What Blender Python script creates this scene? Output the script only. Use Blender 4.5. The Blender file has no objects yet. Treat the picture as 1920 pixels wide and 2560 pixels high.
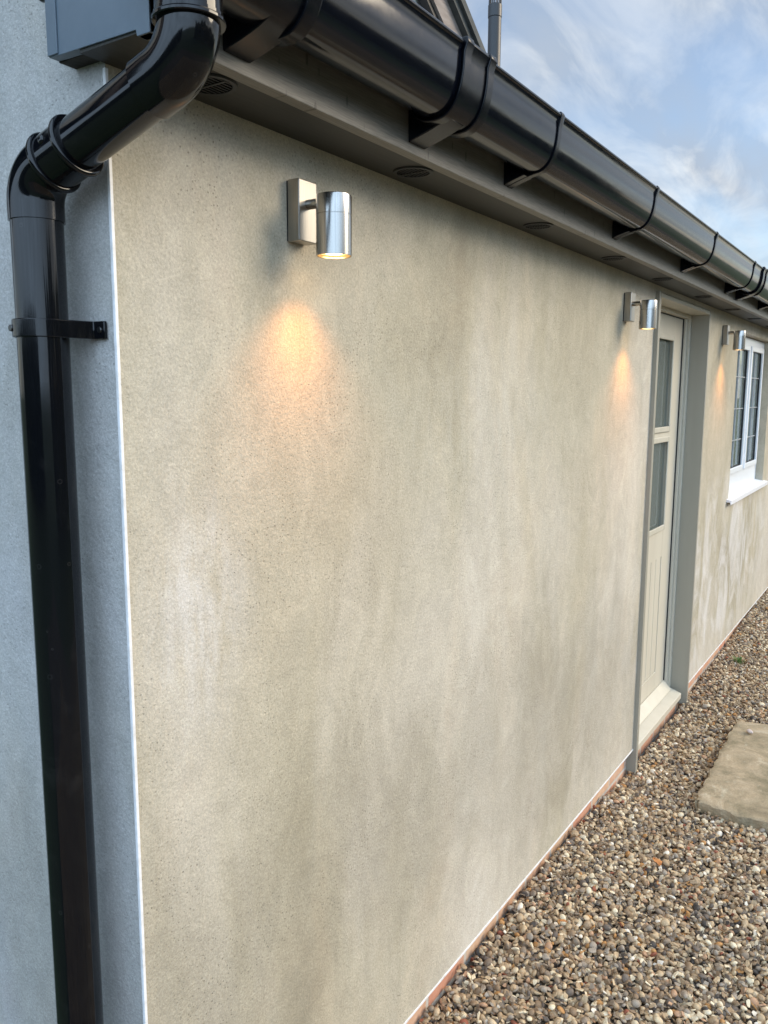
import bpy, bmesh, math, random
import numpy as np
from mathutils import Vector, Matrix
random.seed(7); rng = np.random.default_rng(7)
S = bpy.context.scene; COL = S.collection
G = 1.70                                    # camera height above the gravel (metres)
# ---------------------------------------------------------------- camera
cd = bpy.data.cameras.new('camera'); cam = bpy.data.objects.new('camera', cd); COL.objects.link(cam); S.camera = cam
cd.sensor_fit = 'VERTICAL'; cd.sensor_height = 36; cd.sensor_width = 27; cd.lens = 36 * 2051.1 / 2560
cd.clip_start = 0.02; cd.clip_end = 2000
R = ((0.54930632, -0.11903161, 0.82709978), (-0.83561046, -0.08323238, 0.54298023), (0.00420967, -0.9893957, -0.14518413))
cam.matrix_world = Matrix(((R[0][0], -R[0][1], -R[0][2], -0.8084), (R[1][0], -R[1][1], -R[1][2], -1.0),
                           (R[2][0], -R[2][1], -R[2][2], G), (0, 0, 0, 1)))
# ---------------------------------------------------------------- sky
sun_dir = Vector((0.52, -0.66, 0.44)).normalized()
W = bpy.data.worlds.new('World'); S.world = W; W.use_nodes = True
nt = W.node_tree; nt.nodes.clear(); N = nt.nodes.new; L = nt.links.new
out = N('ShaderNodeOutputWorld'); bg = N('ShaderNodeBackground'); bg.inputs[1].default_value = 0.13
sky = N('ShaderNodeTexSky'); sky.sky_type = 'NISHITA'; sky.sun_disc = False
sky.sun_elevation = math.asin(sun_dir.z); sky.sun_rotation = math.atan2(sun_dir.x, sun_dir.y)
sky.air_density = 1.0; sky.dust_density = 0.6; sky.ozone_density = 1.6
tc = N('ShaderNodeTexCoord'); sep = N('ShaderNodeSeparateXYZ'); L(tc.outputs['Generated'], sep.inputs[0])
zc = N('ShaderNodeMath'); zc.operation = 'MAXIMUM'; L(sep.outputs[2], zc.inputs[0]); zc.inputs[1].default_value = 0.0
za = N('ShaderNodeMath'); za.operation = 'ADD'; L(zc.outputs[0], za.inputs[0]); za.inputs[1].default_value = 0.22
dx = N('ShaderNodeMath'); dx.operation = 'DIVIDE'; L(sep.outputs[0], dx.inputs[0]); L(za.outputs[0], dx.inputs[1])
dy = N('ShaderNodeMath'); dy.operation = 'DIVIDE'; L(sep.outputs[1], dy.inputs[0]); L(za.outputs[0], dy.inputs[1])
cmb = N('ShaderNodeCombineXYZ'); L(dx.outputs[0], cmb.inputs[0]); L(dy.outputs[0], cmb.inputs[1])
mp = N('ShaderNodeMapping'); L(cmb.outputs[0], mp.inputs[0]); mp.inputs['Rotation'].default_value = (0, 0, math.radians(8)); mp.inputs['Scale'].default_value = (0.75, 1.7, 1)
mp.inputs['Location'].default_value = (0.65, 0.3, 0)
n1 = N('ShaderNodeTexNoise'); L(mp.outputs[0], n1.inputs['Vector']); n1.inputs['Scale'].default_value = 2.2; n1.inputs['Detail'].default_value = 6; n1.inputs['Roughness'].default_value = 0.5; n1.inputs['Distortion'].default_value = 0.5
cr = N('ShaderNodeValToRGB'); L(n1.outputs[0], cr.inputs[0]); cr.color_ramp.elements[0].position = 0.34; cr.color_ramp.elements[1].position = 0.68
cr.color_ramp.elements[0].color = (0.35, 0.35, 0.35, 1); cr.color_ramp.elements[1].color = (1, 1, 1, 1)
mx = N('ShaderNodeMix'); mx.data_type = 'RGBA'; L(cr.outputs[0], mx.inputs[0]); L(sky.outputs[0], mx.inputs[6])
n2 = N('ShaderNodeTexNoise'); L(mp.outputs[0], n2.inputs['Vector']); n2.inputs['Scale'].default_value = 3.0; n2.inputs['Detail'].default_value = 8; n2.inputs['Roughness'].default_value = .58; n2.inputs['Distortion'].default_value = .8
c2 = N('ShaderNodeValToRGB'); L(n2.outputs[0], c2.inputs[0]); c2.color_ramp.elements[0].position = .40; c2.color_ramp.elements[1].position = .60
c2.color_ramp.elements[0].color = (.52, .61, .74, 1); c2.color_ramp.elements[1].color = (.93, .97, 1.0, 1)
v2 = N('ShaderNodeVectorMath'); v2.operation = 'SCALE'; v2.inputs['Scale'].default_value = 5.0; L(c2.outputs[0], v2.inputs[0]); L(v2.outputs[0], mx.inputs[7])
# bright sky patch added out of view behind the camera to light the gable
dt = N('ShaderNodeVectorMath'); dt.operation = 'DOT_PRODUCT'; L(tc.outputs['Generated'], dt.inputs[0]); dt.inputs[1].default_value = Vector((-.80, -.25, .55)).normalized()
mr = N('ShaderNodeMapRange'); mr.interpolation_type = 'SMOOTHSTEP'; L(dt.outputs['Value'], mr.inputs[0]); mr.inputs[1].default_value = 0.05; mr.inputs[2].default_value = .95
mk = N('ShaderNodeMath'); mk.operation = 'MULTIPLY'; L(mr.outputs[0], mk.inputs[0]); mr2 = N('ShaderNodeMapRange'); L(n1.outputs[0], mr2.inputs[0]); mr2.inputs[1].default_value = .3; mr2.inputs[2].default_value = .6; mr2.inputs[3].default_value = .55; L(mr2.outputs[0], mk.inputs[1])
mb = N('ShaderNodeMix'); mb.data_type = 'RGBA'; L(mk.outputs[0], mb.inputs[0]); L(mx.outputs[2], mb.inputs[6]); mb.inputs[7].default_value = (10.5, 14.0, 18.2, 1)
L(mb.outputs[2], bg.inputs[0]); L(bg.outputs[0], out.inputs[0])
sl = bpy.data.lights.new('sun', 'SUN'); sl.energy = 2.25; sl.angle = math.radians(33); sl.color = (1.0, 0.85, 0.64)
so = bpy.data.objects.new('sun', sl); COL.objects.link(so); so.rotation_euler = sun_dir.to_track_quat('Z', 'Y').to_euler()
S.view_settings.view_transform = 'Standard'; S.view_settings.look = 'None'; S.view_settings.gamma = 1; S.view_settings.exposure = 0.5
S.cycles.max_bounces = 6

# ---------------------------------------------------------------- helpers
def link(name, me, mat, parent=None, smooth=False):
    o = bpy.data.objects.new(name, me); COL.objects.link(o)
    if mat: me.materials.append(mat)
    if parent: o.parent = parent
    if smooth: me.polygons.foreach_set('use_smooth', [True] * len(me.polygons))
    return o
def obj(name, bm, mat, parent=None, smooth=False, bevel=0, auto=None):
    me = bpy.data.meshes.new(name); bmesh.ops.recalc_face_normals(bm, faces=bm.faces); bm.to_mesh(me); bm.free()
    o = link(name, me, mat, parent, smooth)
    if bevel:
        b = o.modifiers.new('bevel', 'BEVEL'); b.width = bevel; b.segments = 2; b.limit_method = 'ANGLE'; b.angle_limit = math.radians(35)
    if auto:
        me.polygons.foreach_set('use_smooth', [True] * len(me.polygons)); me.set_sharp_from_angle(angle=math.radians(auto))
    return o
def tag(o, label=None, cat=None, group=None, kind=None):
    if label: o['label'] = label
    if cat: o['category'] = cat
    if group: o['group'] = group
    if kind: o['kind'] = kind
    return o
def empty(name, loc, label, cat, group=None):
    o = bpy.data.objects.new(name, None); COL.objects.link(o); o.location = loc; o.empty_display_size = .1
    return tag(o, label, cat, group)
def box(bm, x0, x1, y0, y1, z0, z1):
    v = [bm.verts.new(p) for p in ((x0,y0,z0),(x1,y0,z0),(x1,y1,z0),(x0,y1,z0),(x0,y0,z1),(x1,y0,z1),(x1,y1,z1),(x0,y1,z1))]
    for f in ((0,3,2,1),(4,5,6,7),(0,1,5,4),(1,2,6,5),(2,3,7,6),(3,0,4,7)): bm.faces.new([v[i] for i in f])
def B(*boxes):
    bm = bmesh.new()
    for b in boxes: box(bm, *b)
    return bm
def prism(bm, prof, x0, x1, nseg=1):
    """closed (y,z) outline extruded along x"""
    rings = [[bm.verts.new((x0 + (x1 - x0) * k / nseg, p[0], p[1])) for p in prof] for k in range(nseg + 1)]
    n = len(prof)
    for k in range(nseg):
        for i in range(n): bm.faces.new((rings[k][i], rings[k][(i+1)%n], rings[k+1][(i+1)%n], rings[k+1][i]))
    bm.faces.new(rings[0]); bm.faces.new(rings[-1][::-1])
def tube(bm, pts, rad, n=40, cap=True):
    """swept circle through pts with radius per point"""
    pts = [Vector(p) for p in pts]; rings = []; ref = Vector((1, 0, 0))
    for i, p in enumerate(pts):
        a = pts[max(i-1, 0)]; b = pts[min(i+1, len(pts)-1)]
        t = (b - a)
        if t.length < 1e-9: t = Vector((0,0,1))
        t.normalize(); u = (ref - t * ref.dot(t)).normalized(); w = t.cross(u)
        r = rad[i] if hasattr(rad, '__len__') else rad
        rings.append([bm.verts.new(p + (u * math.cos(q) + w * math.sin(q)) * r) for q in [2*math.pi*k/n for k in range(n)]])
    for i in range(len(rings)-1):
        for k in range(n): bm.faces.new((rings[i][k], rings[i][(k+1)%n], rings[i+1][(k+1)%n], rings[i+1][k]))
    if cap: bm.faces.new(rings[0][::-1]); bm.faces.new(rings[-1])
def lathe(bm, prof, c, n=48, axis='z'):
    """(r,h) profile turned about a vertical axis at c"""
    rings = []
    for r, h in prof:
        if r < 1e-6: rings.append([bm.verts.new((c[0], c[1], c[2]+h))])
        else: rings.append([bm.verts.new((c[0]+r*math.cos(2*math.pi*k/n), c[1]+r*math.sin(2*math.pi*k/n), c[2]+h)) for k in range(n)])
    for a, b in zip(rings, rings[1:]):
        for k in range(n):
            if len(a) == 1: bm.faces.new((a[0], b[(k+1)%n], b[k]))
            elif len(b) == 1: bm.faces.new((a[k], a[(k+1)%n], b[0]))
            else: bm.faces.new((a[k], a[(k+1)%n], b[(k+1)%n], b[k]))
def copy_tree(o, parent=None):
    c = o.copy(); COL.objects.link(c); c.parent = parent
    for ch in list(o.children): copy_tree(ch, c)
    return c

# ---------------------------------------------------------------- materials
class M:
    """small wrapper round a Principled material"""
    def __init__(s, name, col=(.5,.5,.5), rough=.6, metal=0, spec=.5):
        s.m = bpy.data.materials.new(name); s.m.use_nodes = True; s.t = s.m.node_tree
        s.p = s.t.nodes['Principled BSDF']; s.p.inputs['Base Color'].default_value = (*col, 1); s.p.inputs['Roughness'].default_value = rough
        s.p.inputs['Metallic'].default_value = metal; s.p.inputs['Specular IOR Level'].default_value = spec
        s.tc = s.t.nodes.new('ShaderNodeTexCoord'); s.h = None
    def n(s, t, **k):
        x = s.t.nodes.new(t)
        for a, b in k.items(): setattr(x, a, b)
        return x
    def l(s, a, b): s.t.links.new(a, b)
    def coord(s, scale=(1,1,1), rot=(0,0,0), src='Object'):
        m = s.n('ShaderNodeMapping'); s.l(s.tc.outputs[src], m.inputs[0]); m.inputs['Scale'].default_value = scale; m.inputs['Rotation'].default_value = rot; return m.outputs[0]
    def noise(s, scale, detail=4, rough=.5, vec=None, dist=0, stretch=(1,1,1)):
        x = s.n('ShaderNodeTexNoise'); s.l(vec or s.coord(stretch), x.inputs['Vector']); x.inputs['Scale'].default_value = scale
        x.inputs['Detail'].default_value = detail; x.inputs['Roughness'].default_value = rough; x.inputs['Distortion'].default_value = dist; return x.outputs[0]
    def vor(s, scale, feature='F1', rand=1, vec=None):
        x = s.n('ShaderNodeTexVoronoi', feature=feature); s.l(vec or s.coord(), x.inputs['Vector']); x.inputs['Scale'].default_value = scale; x.inputs['Randomness'].default_value = rand; return x
    def ramp(s, fac, stops, interp='LINEAR'):
        x = s.n('ShaderNodeValToRGB'); s.l(fac, x.inputs[0]); e = x.color_ramp.elements; x.color_ramp.interpolation = interp
        while len(e) < len(stops): e.new(.5)
        for i, (p, c) in enumerate(stops):
            e[i].position = p; e[i].color = (*c, 1) if hasattr(c, '__len__') else (c, c, c, 1)
        return x.outputs[0]
    def mix(s, fac, a, b, mode='MIX'):
        x = s.n('ShaderNodeMix', data_type='RGBA', blend_type=mode)
        for i, v in ((0, fac), (6, a), (7, b)):
            if hasattr(v, 'is_linked') or hasattr(v, 'links'): s.l(v, x.inputs[i])
            elif i == 0: x.inputs[0].default_value = v
            else: x.inputs[i].default_value = (*v, 1)
        return x.outputs[2]
    def math(s, op, a, b=0, clamp=False):
        x = s.n('ShaderNodeMath', operation=op); x.use_clamp = clamp
        for i, v in enumerate((a, b)):
            if hasattr(v, 'links'): s.l(v, x.inputs[i])
            else: x.inputs[i].default_value = v
        return x.outputs[0]
    def color(s, c): s.l(c, s.p.inputs['Base Color'])
    def rough(s, c): s.l(c, s.p.inputs['Roughness'])
    def bump(s, h, strength=.5, dist=.002):
        b = s.n('ShaderNodeBump'); s.l(h, b.inputs['Height']); b.inputs['Strength'].default_value = strength; b.inputs['Distance'].default_value = dist
        if s.h is not None: s.l(s.h, b.inputs['Normal'])
        s.h = b.outputs[0]; s.l(s.h, s.p.inputs['Normal'])

def blob(m, cx, cz, rx, rz, soft=1.0):
    """soft elliptical mask on the front wall, in metres (object space = world)"""
    sx = m.n('ShaderNodeSeparateXYZ'); m.l(m.tc.outputs['Object'], sx.inputs[0])
    a = m.math('DIVIDE', m.math('SUBTRACT', sx.outputs[0], cx), rx); b = m.math('DIVIDE', m.math('SUBTRACT', sx.outputs[2], cz), rz)
    d = m.math('SQRT', m.math('ADD', m.math('MULTIPLY', a, a), m.math('MULTIPLY', b, b)))
    x = m.n('ShaderNodeMapRange', interpolation_type='SMOOTHSTEP'); m.l(d, x.inputs[0]); x.inputs[1].default_value = 1.0; x.inputs[2].default_value = 1 - soft; x.inputs[3].default_value = 0; x.inputs[4].default_value = 1
    return x.outputs[0]

def wall_material(name, gable=False):
    m = M(name, rough=.93, spec=.25)
    big = m.noise(1.1, 4, .55, stretch=(1.2, 1.2, .55), dist=.6)
    c = m.ramp(big, [(.30, (.36,.325,.25)), (.44, (.45,.415,.33)), (.56, (.50,.465,.395)), (.72, (.575,.54,.475))])
    st = m.noise(2.2, 6, .62, stretch=(1.5, 1.5, .62), dist=.9)
    c = m.mix(.48, c, m.ramp(st, [(.3, (.415,.405,.375)), (.5, (.5,.5,.5)), (.72, (.62,.585,.56))]), 'OVERLAY')
    # trowel marks and cloudy smears
    sw = m.noise(9, 5, .65, dist=2.2, stretch=(1,1,.8))
    c = m.mix(.45, c, m.ramp(sw, [(.35, .42), (.5, .5), (.68, .6)]), 'OVERLAY')
    # broad damp-looking area over the lower part of the wall, with an uneven edge and a drier band above the base
    sz = m.n('ShaderNodeSeparateXYZ'); m.l(m.tc.outputs['Object'], sz.inputs[0]); edge = m.math('ADD', sz.outputs[2], m.math('MULTIPLY', m.noise(1.7, 6, .6, dist=.7, stretch=(1.6, 1.6, .5)), -1.5))
    damp = m.ramp(m.math('ADD', edge, .75), [(.12, .15), (.35, .95), (.72, .95), (1.0, 0)])
    if not gable: damp = m.math('MULTIPLY', damp, m.math('SUBTRACT', 1, m.math('MULTIPLY', blob(m, 5.2, .9, 1.9, 3, .4), .65)))
    c = m.mix(m.math('MULTIPLY', damp, .58), c, m.mix(1, c, (.66, .65, .62), 'MULTIPLY'))
    if not gable:
        pat = m.noise(14, 6, .7, stretch=(1.6,1,.45))
        e1 = m.math('MULTIPLY', blob(m, .15, 1.33, .17, .30, .95), m.ramp(pat, [(.38, 0), (.62, 1)]))
        e2 = m.math('MULTIPLY', blob(m, 1.25, 1.62, .8, .30, 1.), m.ramp(pat, [(.40, 0), (.7, .7)]))
        c = m.mix(m.math('MULTIPLY', e1, .55), c, (.70, .70, .71)); c = m.mix(m.math('MULTIPLY', e2, .4), c, (.62, .62, .58))
        pat2 = m.noise(3.6, 7, .68, stretch=(1.1,1,.62), dist=1.0)
        e3 = m.math('MULTIPLY', blob(m, 4.5, .62, 2.4, .75, .6), m.ramp(pat2, [(.44, 0), (.60, 1)]))
        c = m.mix(m.math('MULTIPLY', e3, .55), c, (.70, .70, .72))
        e4 = m.math('MULTIPLY', blob(m, 2.0, .75, 1.7, .7, .9), m.ramp(pat2, [(.40, 0), (.60, 1)]))
        c = m.mix(m.math('MULTIPLY', e4, .30), c, (.30, .29, .25))
    if not gable: c = m.mix(1, c, (1.0, .985, .96), 'MULTIPLY')
    if gable: c = m.mix(1, c, (.95, 1.01, 1.20), 'MULTIPLY')  # bluish skylight of the shaded side put into the gable colour
    # sand grain: pale grains and small dark pinholes
    rc = m.coord((1, 1, 1), (.63, .41, .87)); rd = m.coord((1, 1, 1), (1.1, .7, .33))
    g = m.noise(240, 5, .7, vec=rc); c = m.mix(.62, c, m.ramp(g, [(.28, .33), (.5, .5), (.72, .70)]), 'OVERLAY')
    v = m.vor(120, vec=rd); pit = m.ramp(v.outputs['Distance'], [(.13, 1), (.24, 0)])
    dens = m.ramp(m.noise(4, 3), [(.42, .0), (.62, 1)])
    pk = m.math('MULTIPLY', pit, m.math('MULTIPLY', dens, m.ramp(v.outputs['Color'], [(.3, 0), (.5, 1)])))
    c = m.mix(m.math('MULTIPLY', pk, .30 if gable else .60), c, (.13, .12, .095))
    m.color(c)
    m.bump(m.noise(150, 5, .68, vec=rd), .6, .004); m.bump(m.noise(45, 3, .6), .3, .004); m.bump(pk, .5, -.003); m.bump(m.noise(5, 3, .5), .35, .01)
    return m.m
MAT = {}
MAT['render'] = wall_material('sand_cement_render'); MAT['gable'] = wall_material('sand_cement_render_gable_blue_shade', True)

def plastic(name, rough, col=(.005,.0055,.008), dust=.0, spec=.5):
    m = M(name, col, rough, 0, spec)
    n = m.noise(30, 5, .7); m.rough(m.ramp(n, [(.35, rough), (.75, rough + .07 + dust)]))
    dv = m.vor(38); dr = m.math('MULTIPLY', m.ramp(dv.outputs['Distance'], [(.10, 0), (.14, 1), (.17, 0)]), m.ramp(dv.outputs['Color'], [(.60, 0), (.66, 1)]))
    sm = m.ramp(m.noise(5, 6, .75, dist=1.5), [(.54, 0), (.72, .07)]); m.color(m.mix(m.math('MAXIMUM', m.math('MULTIPLY', dr, .10), sm), col, (.14,.13,.12)))
    if dust:
        d = m.noise(12, 6, .7, stretch=(.3,1,1)); m.color(m.mix(m.ramp(d, [(.4, 0), (.75, dust)]), col, (.12,.11,.10)))
    m.bump(m.noise(7, 2, .4), .06, .004); return m.m
MAT['pipe'] = plastic('black_gloss_plastic', .06, (.003,.0035,.005), 0, .42)
MAT['gutter'] = plastic('black_gutter_plastic', .09, (.003,.004,.008), .012, .45)
MAT['bracket'] = plastic('black_bracket_plastic', .2, (.003,.004,.007), .0, .28)
MAT['vent'] = plastic('vent_plastic', .4, (.012,.012,.012))

m = M('fascia_board', rough=.42, spec=.5)
wg = m.noise(60, 5, .6, stretch=(.35, 8, 8)); c = m.ramp(wg, [(.3, (.12,.112,.097)), (.7, (.215,.202,.175))])
sp = m.vor(42, vec=m.coord((1, 0, .35))); drip = m.math('MULTIPLY', m.ramp(sp.outputs['Distance'], [(.12, 1), (.18, 0)]), m.ramp(sp.outputs['Color'], [(.60, 0), (.66, 1)]))
c = m.mix(m.math('MULTIPLY', drip, .6), c, (.028,.026,.022)); m.color(c); m.bump(wg, .3, .0015); MAT['fascia'] = m.m
m = M('soffit_board', rough=.5); wg = m.noise(40, 4, .6, stretch=(.3, 6, 6)); m.color(m.ramp(wg, [(.3, (.020,.020,.016)), (.7, (.033,.032,.027))])); m.bump(wg, .15, .001); MAT['soffit'] = m.m  # shade of the down-facing boards put into a darker colour than the fascia
m = M('verge_box_paint', rough=.38); n = m.noise(8, 5, .65); m.color(m.ramp(n, [(.3, (.10,.135,.17)), (.7, (.135,.17,.205))])); m.bump(m.noise(90, 3), .12, .001); MAT['verge'] = m.m
m = M('old_underside_timber', rough=.85); n = m.noise(14, 6, .7, stretch=(1,.4,1), dist=1); m.color(m.ramp(n, [(.35, (.018,.016,.014)), (.6, (.05,.04,.03)), (.78, (.13,.10,.07))])); m.bump(n, .6, .006); MAT['underside'] = m.m

m = M('white_bead', (.80,.80,.82), .4); m.color(m.ramp(m.noise(22, 7, .75), [(.30, (.45,.41,.34)), (.38, (.68,.67,.66)), (.55, (.80,.80,.81)), (.7, (.84,.84,.86))])); MAT['bead'] = m.m
m = M('white_window_plastic', (.80,.82,.85), .28); MAT['pvc'] = m.m
MAT['bar'] = M('grey_glazing_bar', (.38,.40,.42), .4).m
m = M('white_sill_plastic', (.8,.8,.82), .35)
spk = m.noise(45, 4, .7); m.color(m.ramp(spk, [(.30, (.45,.40,.36)), (.37, (.80,.80,.83)), (1, (.84,.84,.87))])); MAT['sill_pvc'] = m.m

def paint(name, a, b, rough=.45, grain=.12):
    m = M(name, rough=rough); n = m.noise(3, 5, .6, stretch=(4,4,.4)); m.color(m.ramp(n, [(.3, a), (.7, b)])); m.bump(m.noise(50, 4, .6, stretch=(6,6,.5)), grain, .001); return m.m
MAT['door'] = paint('cream_door_paint', (.54,.495,.40), (.59,.545,.445))
MAT['frame'] = paint('cream_frame_paint', (.50,.465,.375), (.55,.51,.42))
MAT['lining'] = paint('taupe_lining_paint', (.30,.28,.225), (.335,.31,.25), .5)
MAT['seal'] = M('black_rubber_seal', (.008,.009,.012), .5).m

m = M('window_glass', (1,1,1), .02); t = m.t
gl = m.n('ShaderNodeBsdfGlossy'); gl.inputs['Roughness'].default_value = .02; gl.inputs['Color'].default_value = (.9,.95,.95,1)
tr = m.n('ShaderNodeBsdfTransparent'); tr.inputs['Color'].default_value = (.88,.94,.92,1); fr = m.n('ShaderNodeFresnel'); fr.inputs['IOR'].default_value = 2.1
ms = m.n('ShaderNodeMixShader'); df = m.n('ShaderNodeBsdfDiffuse'); df.inputs['Color'].default_value = (.42,.48,.45,1); m2 = m.n('ShaderNodeMixShader'); m2.inputs[0].default_value = .30; m.l(tr.outputs[0], m2.inputs[1]); m.l(df.outputs[0], m2.inputs[2])
m.l(fr.outputs[0], ms.inputs[0]); m.l(m2.outputs[0], ms.inputs[1]); m.l(gl.outputs[0], ms.inputs[2]); m.l(ms.outputs[0], t.nodes['Material Output'].inputs[0]); MAT['glass'] = m.m
m = M('dim_room_plaster', (.10,.115,.115), .9); m.color(m.ramp(m.noise(1.5, 2), [(.3, (.42,.46,.45)), (.7, (.52,.56,.54))])); MAT['room'] = m.m
MAT['pale_joinery'] = M('pale_room_joinery', (.7,.74,.74), .7).m

m = M('brushed_steel', (.5,.49,.47), .27, 1)
bz = m.noise(140, 3, .6, stretch=(1,1,.01)); br = m.noise(400, 2, .6, stretch=(.02,.02,1))
m.color(m.ramp(bz, [(.3, (.36,.35,.33)), (.7, (.52,.50,.47))])); m.rough(m.ramp(bz, [(.3, .18), (.7, .28)]))
MAT['steel'] = m.m
m = M('steel_plate', (.62,.60,.57), .34, 1); br = m.noise(500, 2, .6, stretch=(1,1,.03)); m.color(m.ramp(br, [(.3, (.36,.335,.30)), (.7, (.44,.415,.375))])); m.rough(m.ramp(br, [(.3, .30), (.7, .42)])); MAT['plate'] = m.m
m = M('warm_lit_bulb', (1,.8,.5), .4); m.p.inputs['Emission Color'].default_value = (1, .62, .27, 1); m.p.inputs['Emission Strength'].default_value = 9; MAT['bulb'] = m.m
m = M('bulb_reflector', (.9,.75,.5), .3, .6); m.p.inputs['Emission Color'].default_value = (1, .52, .13, 1); m.p.inputs['Emission Strength'].default_value = 1.3; MAT['reflector'] = m.m

m = M('brick_plinth', rough=.9, spec=.2)
bk = m.n('ShaderNodeTexBrick'); cv = m.n('ShaderNodeCombineXYZ'); sx = m.n('ShaderNodeSeparateXYZ'); m.l(m.tc.outputs['Object'], sx.inputs[0])
m.l(m.math('ADD', sx.outputs[0], sx.outputs[1]), cv.inputs[0]); m.l(m.math('ADD', sx.outputs[2], .012), cv.inputs[1]); m.l(cv.outputs[0], bk.inputs['Vector'])
bk.inputs['Scale'].default_value = 1; bk.inputs['Brick Width'].default_value = .225; bk.inputs['Row Height'].default_value = .075; bk.inputs['Mortar Size'].default_value = .009; bk.inputs['Mortar Smooth'].default_value = .3
bk.inputs['Color1'].default_value = (.56,.27,.18,1); bk.inputs['Color2'].default_value = (.64,.46,.31,1); bk.inputs['Mortar'].default_value = (.56,.52,.46,1)
n = m.noise(25, 5, .7); c = m.mix(.6, bk.outputs['Color'], m.ramp(n, [(.3, .35), (.5, .5), (.7, .66)]), 'OVERLAY')
c = m.mix(m.ramp(m.noise(7, 5, .7), [(.52, 0), (.70, .45)]), c, (.62,.50,.38)); m.color(c); m.bump(bk.outputs['Fac'], .5, -.004); m.bump(n, .4, .004); MAT['brick'] = m.m

m = M('riven_sandstone', rough=.85, spec=.3)
n1_ = m.noise(4.5, 8, .68, dist=1.2); c = m.ramp(n1_, [(.30, (.23,.185,.125)), (.44, (.36,.295,.20)), (.56, (.46,.37,.26)), (.70, (.62,.56,.44))])
c = m.mix(m.ramp(m.noise(6, 7, .75), [(.5, 0), (.66, .75)]), c, (.20,.175,.11)); c = m.mix(m.ramp(m.noise(28, 5, .7), [(.62, 0), (.72, .55)]), c, (.55,.54,.46))
c = m.mix(.5, c, m.ramp(m.noise(160, 3), [(.3, .36), (.7, .64)]), 'OVERLAY'); c = m.mix(1, c, (.92,.90,.85), 'MULTIPLY'); m.color(c); m.bump(n1_, .8, .014); m.bump(m.noise(70, 6, .75), .8, .005); MAT['slab'] = m.m

m = M('gravel_pebble', rough=.6, spec=.35)
at = m.n('ShaderNodeAttribute', attribute_type='INSTANCER', attribute_name='tone'); tone = at.outputs['Fac']
c = m.ramp(tone, [(0, (.07,.058,.048)), (.05, (.15,.12,.095)), (.11, (.26,.20,.14)), (.22, (.38,.27,.16)), (.34, (.25,.17,.10)), (.44, (.46,.34,.205)), (.53, (.34,.285,.22)), (.62, (.52,.39,.235)),
                 (.72, (.60,.48,.31)), (.82, (.76,.65,.45)), (.905, (.46,.24,.085)), (.93, (.46,.28,.165)), (.965, (.27,.09,.05)), (.98, (.82,.74,.60))], 'CONSTANT'); c = m.mix(1, c, (1.0,.975,.97), 'MULTIPLY')
n = m.noise(3, 4, .65); c = m.mix(.6, c, m.ramp(n, [(.3, .34), (.7, .66)]), 'OVERLAY'); m.color(c); m.bump(m.noise(9, 3, .6), .25, .02); MAT['pebble'] = m.m
m = M('gravel_bed', rough=.95); m.color(m.ramp(m.noise(60, 5, .7), [(.3, (.05,.04,.03)), (.7, (.15,.12,.085))])); m.bump(m.noise(80, 4), .8, .01); MAT['bed'] = m.m
m = M('lawn_grass', rough=.95); m.color(m.ramp(m.noise(3, 6, .7), [(.3, (.03,.045,.018)), (.7, (.06,.085,.03))])); MAT['lawn'] = m.m
m = M('roof_tile', rough=.8); n = m.noise(9, 6, .7); m.color(m.ramp(n, [(.3, (.035,.040,.042)), (.7, (.085,.088,.082))])); m.bump(m.noise(40, 4), .5, .006); MAT['tile'] = m.m
m = M('weathered_bargeboard', rough=.8); n = m.noise(8, 6, .65, stretch=(.6,4,4), dist=.5); m.color(m.ramp(n, [(.3, (.16,.125,.11)), (.7, (.36,.31,.28))])); m.bump(n, .4, .004); MAT['barge'] = m.m
m = M('grey_gable_cladding', (.42,.42,.40), .8); m.color(m.ramp(m.noise(6, 5, .6), [(.3, (.55,.55,.53)), (.7, (.70,.70,.68))])); MAT['clad'] = m.m
m = M('flue_plastic', (.014,.015,.018), .4); MAT['flue'] = m.m
m = M('leaf_green', rough=.6); m.color(m.ramp(m.noise(20, 3), [(.3, (.06,.13,.025)), (.7, (.14,.22,.05))])); MAT['weed'] = m.m
m = M('dry_leaf', rough=.7); m.color(m.ramp(m.noise(60, 4), [(.3, (.36,.12,.03)), (.7, (.58,.27,.09))])); MAT['leaf'] = m.m
m = M('hedge_leaf', rough=.7); m.color(m.ramp(m.noise(7, 6, .7), [(.3, (.020,.032,.012)), (.7, (.06,.085,.03))])); MAT['hedge'] = m.m
m = M('dark_metal_fixing', (.10,.10,.10), .3, 1); MAT['metal'] = m.m

# ---------------------------------------------------------------- ground
def gh(x, y):
    """height of the gravel"""
    nw = np.exp(-(y / .35) ** 2)
    return (.030 * np.exp(-((x - 1.9) / .55) ** 2) - .045 * np.exp(-((x - 3.3) / .75) ** 4) + .045 / (1 + np.exp(-(x - 5.3) * 4))) * nw \
        + .006 * np.sin(x * 2.3 + y * 1.7) + .004 * np.sin(y * 5.1 - x * 3.3)
def sheet(name, x0, x1, y0, y1, nx, ny, z, mat, f=None):
    xs = np.linspace(x0, x1, nx); ys = np.linspace(y0, y1, ny); X, Y = np.meshgrid(xs, ys); Z = np.full_like(X, z) + (f(X, Y) if f else 0)
    v = np.stack([X, Y, Z], -1).reshape(-1, 3); fc = [(j*nx+i, j*nx+i+1, (j+1)*nx+i+1, (j+1)*nx+i) for j in range(ny-1) for i in range(nx-1)]
    me = bpy.data.meshes.new(name); me.from_pydata(v.tolist(), [], fc); return link(name, me, mat, smooth=True)
tag(sheet('ground', -300, 300, -300, 300, 2, 2, -.12, MAT['lawn']), kind='structure')
tag(sheet('path', -5, 14, -4.0, .02, 200, 50, -.022, MAT['bed'], gh), kind='structure')

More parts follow.
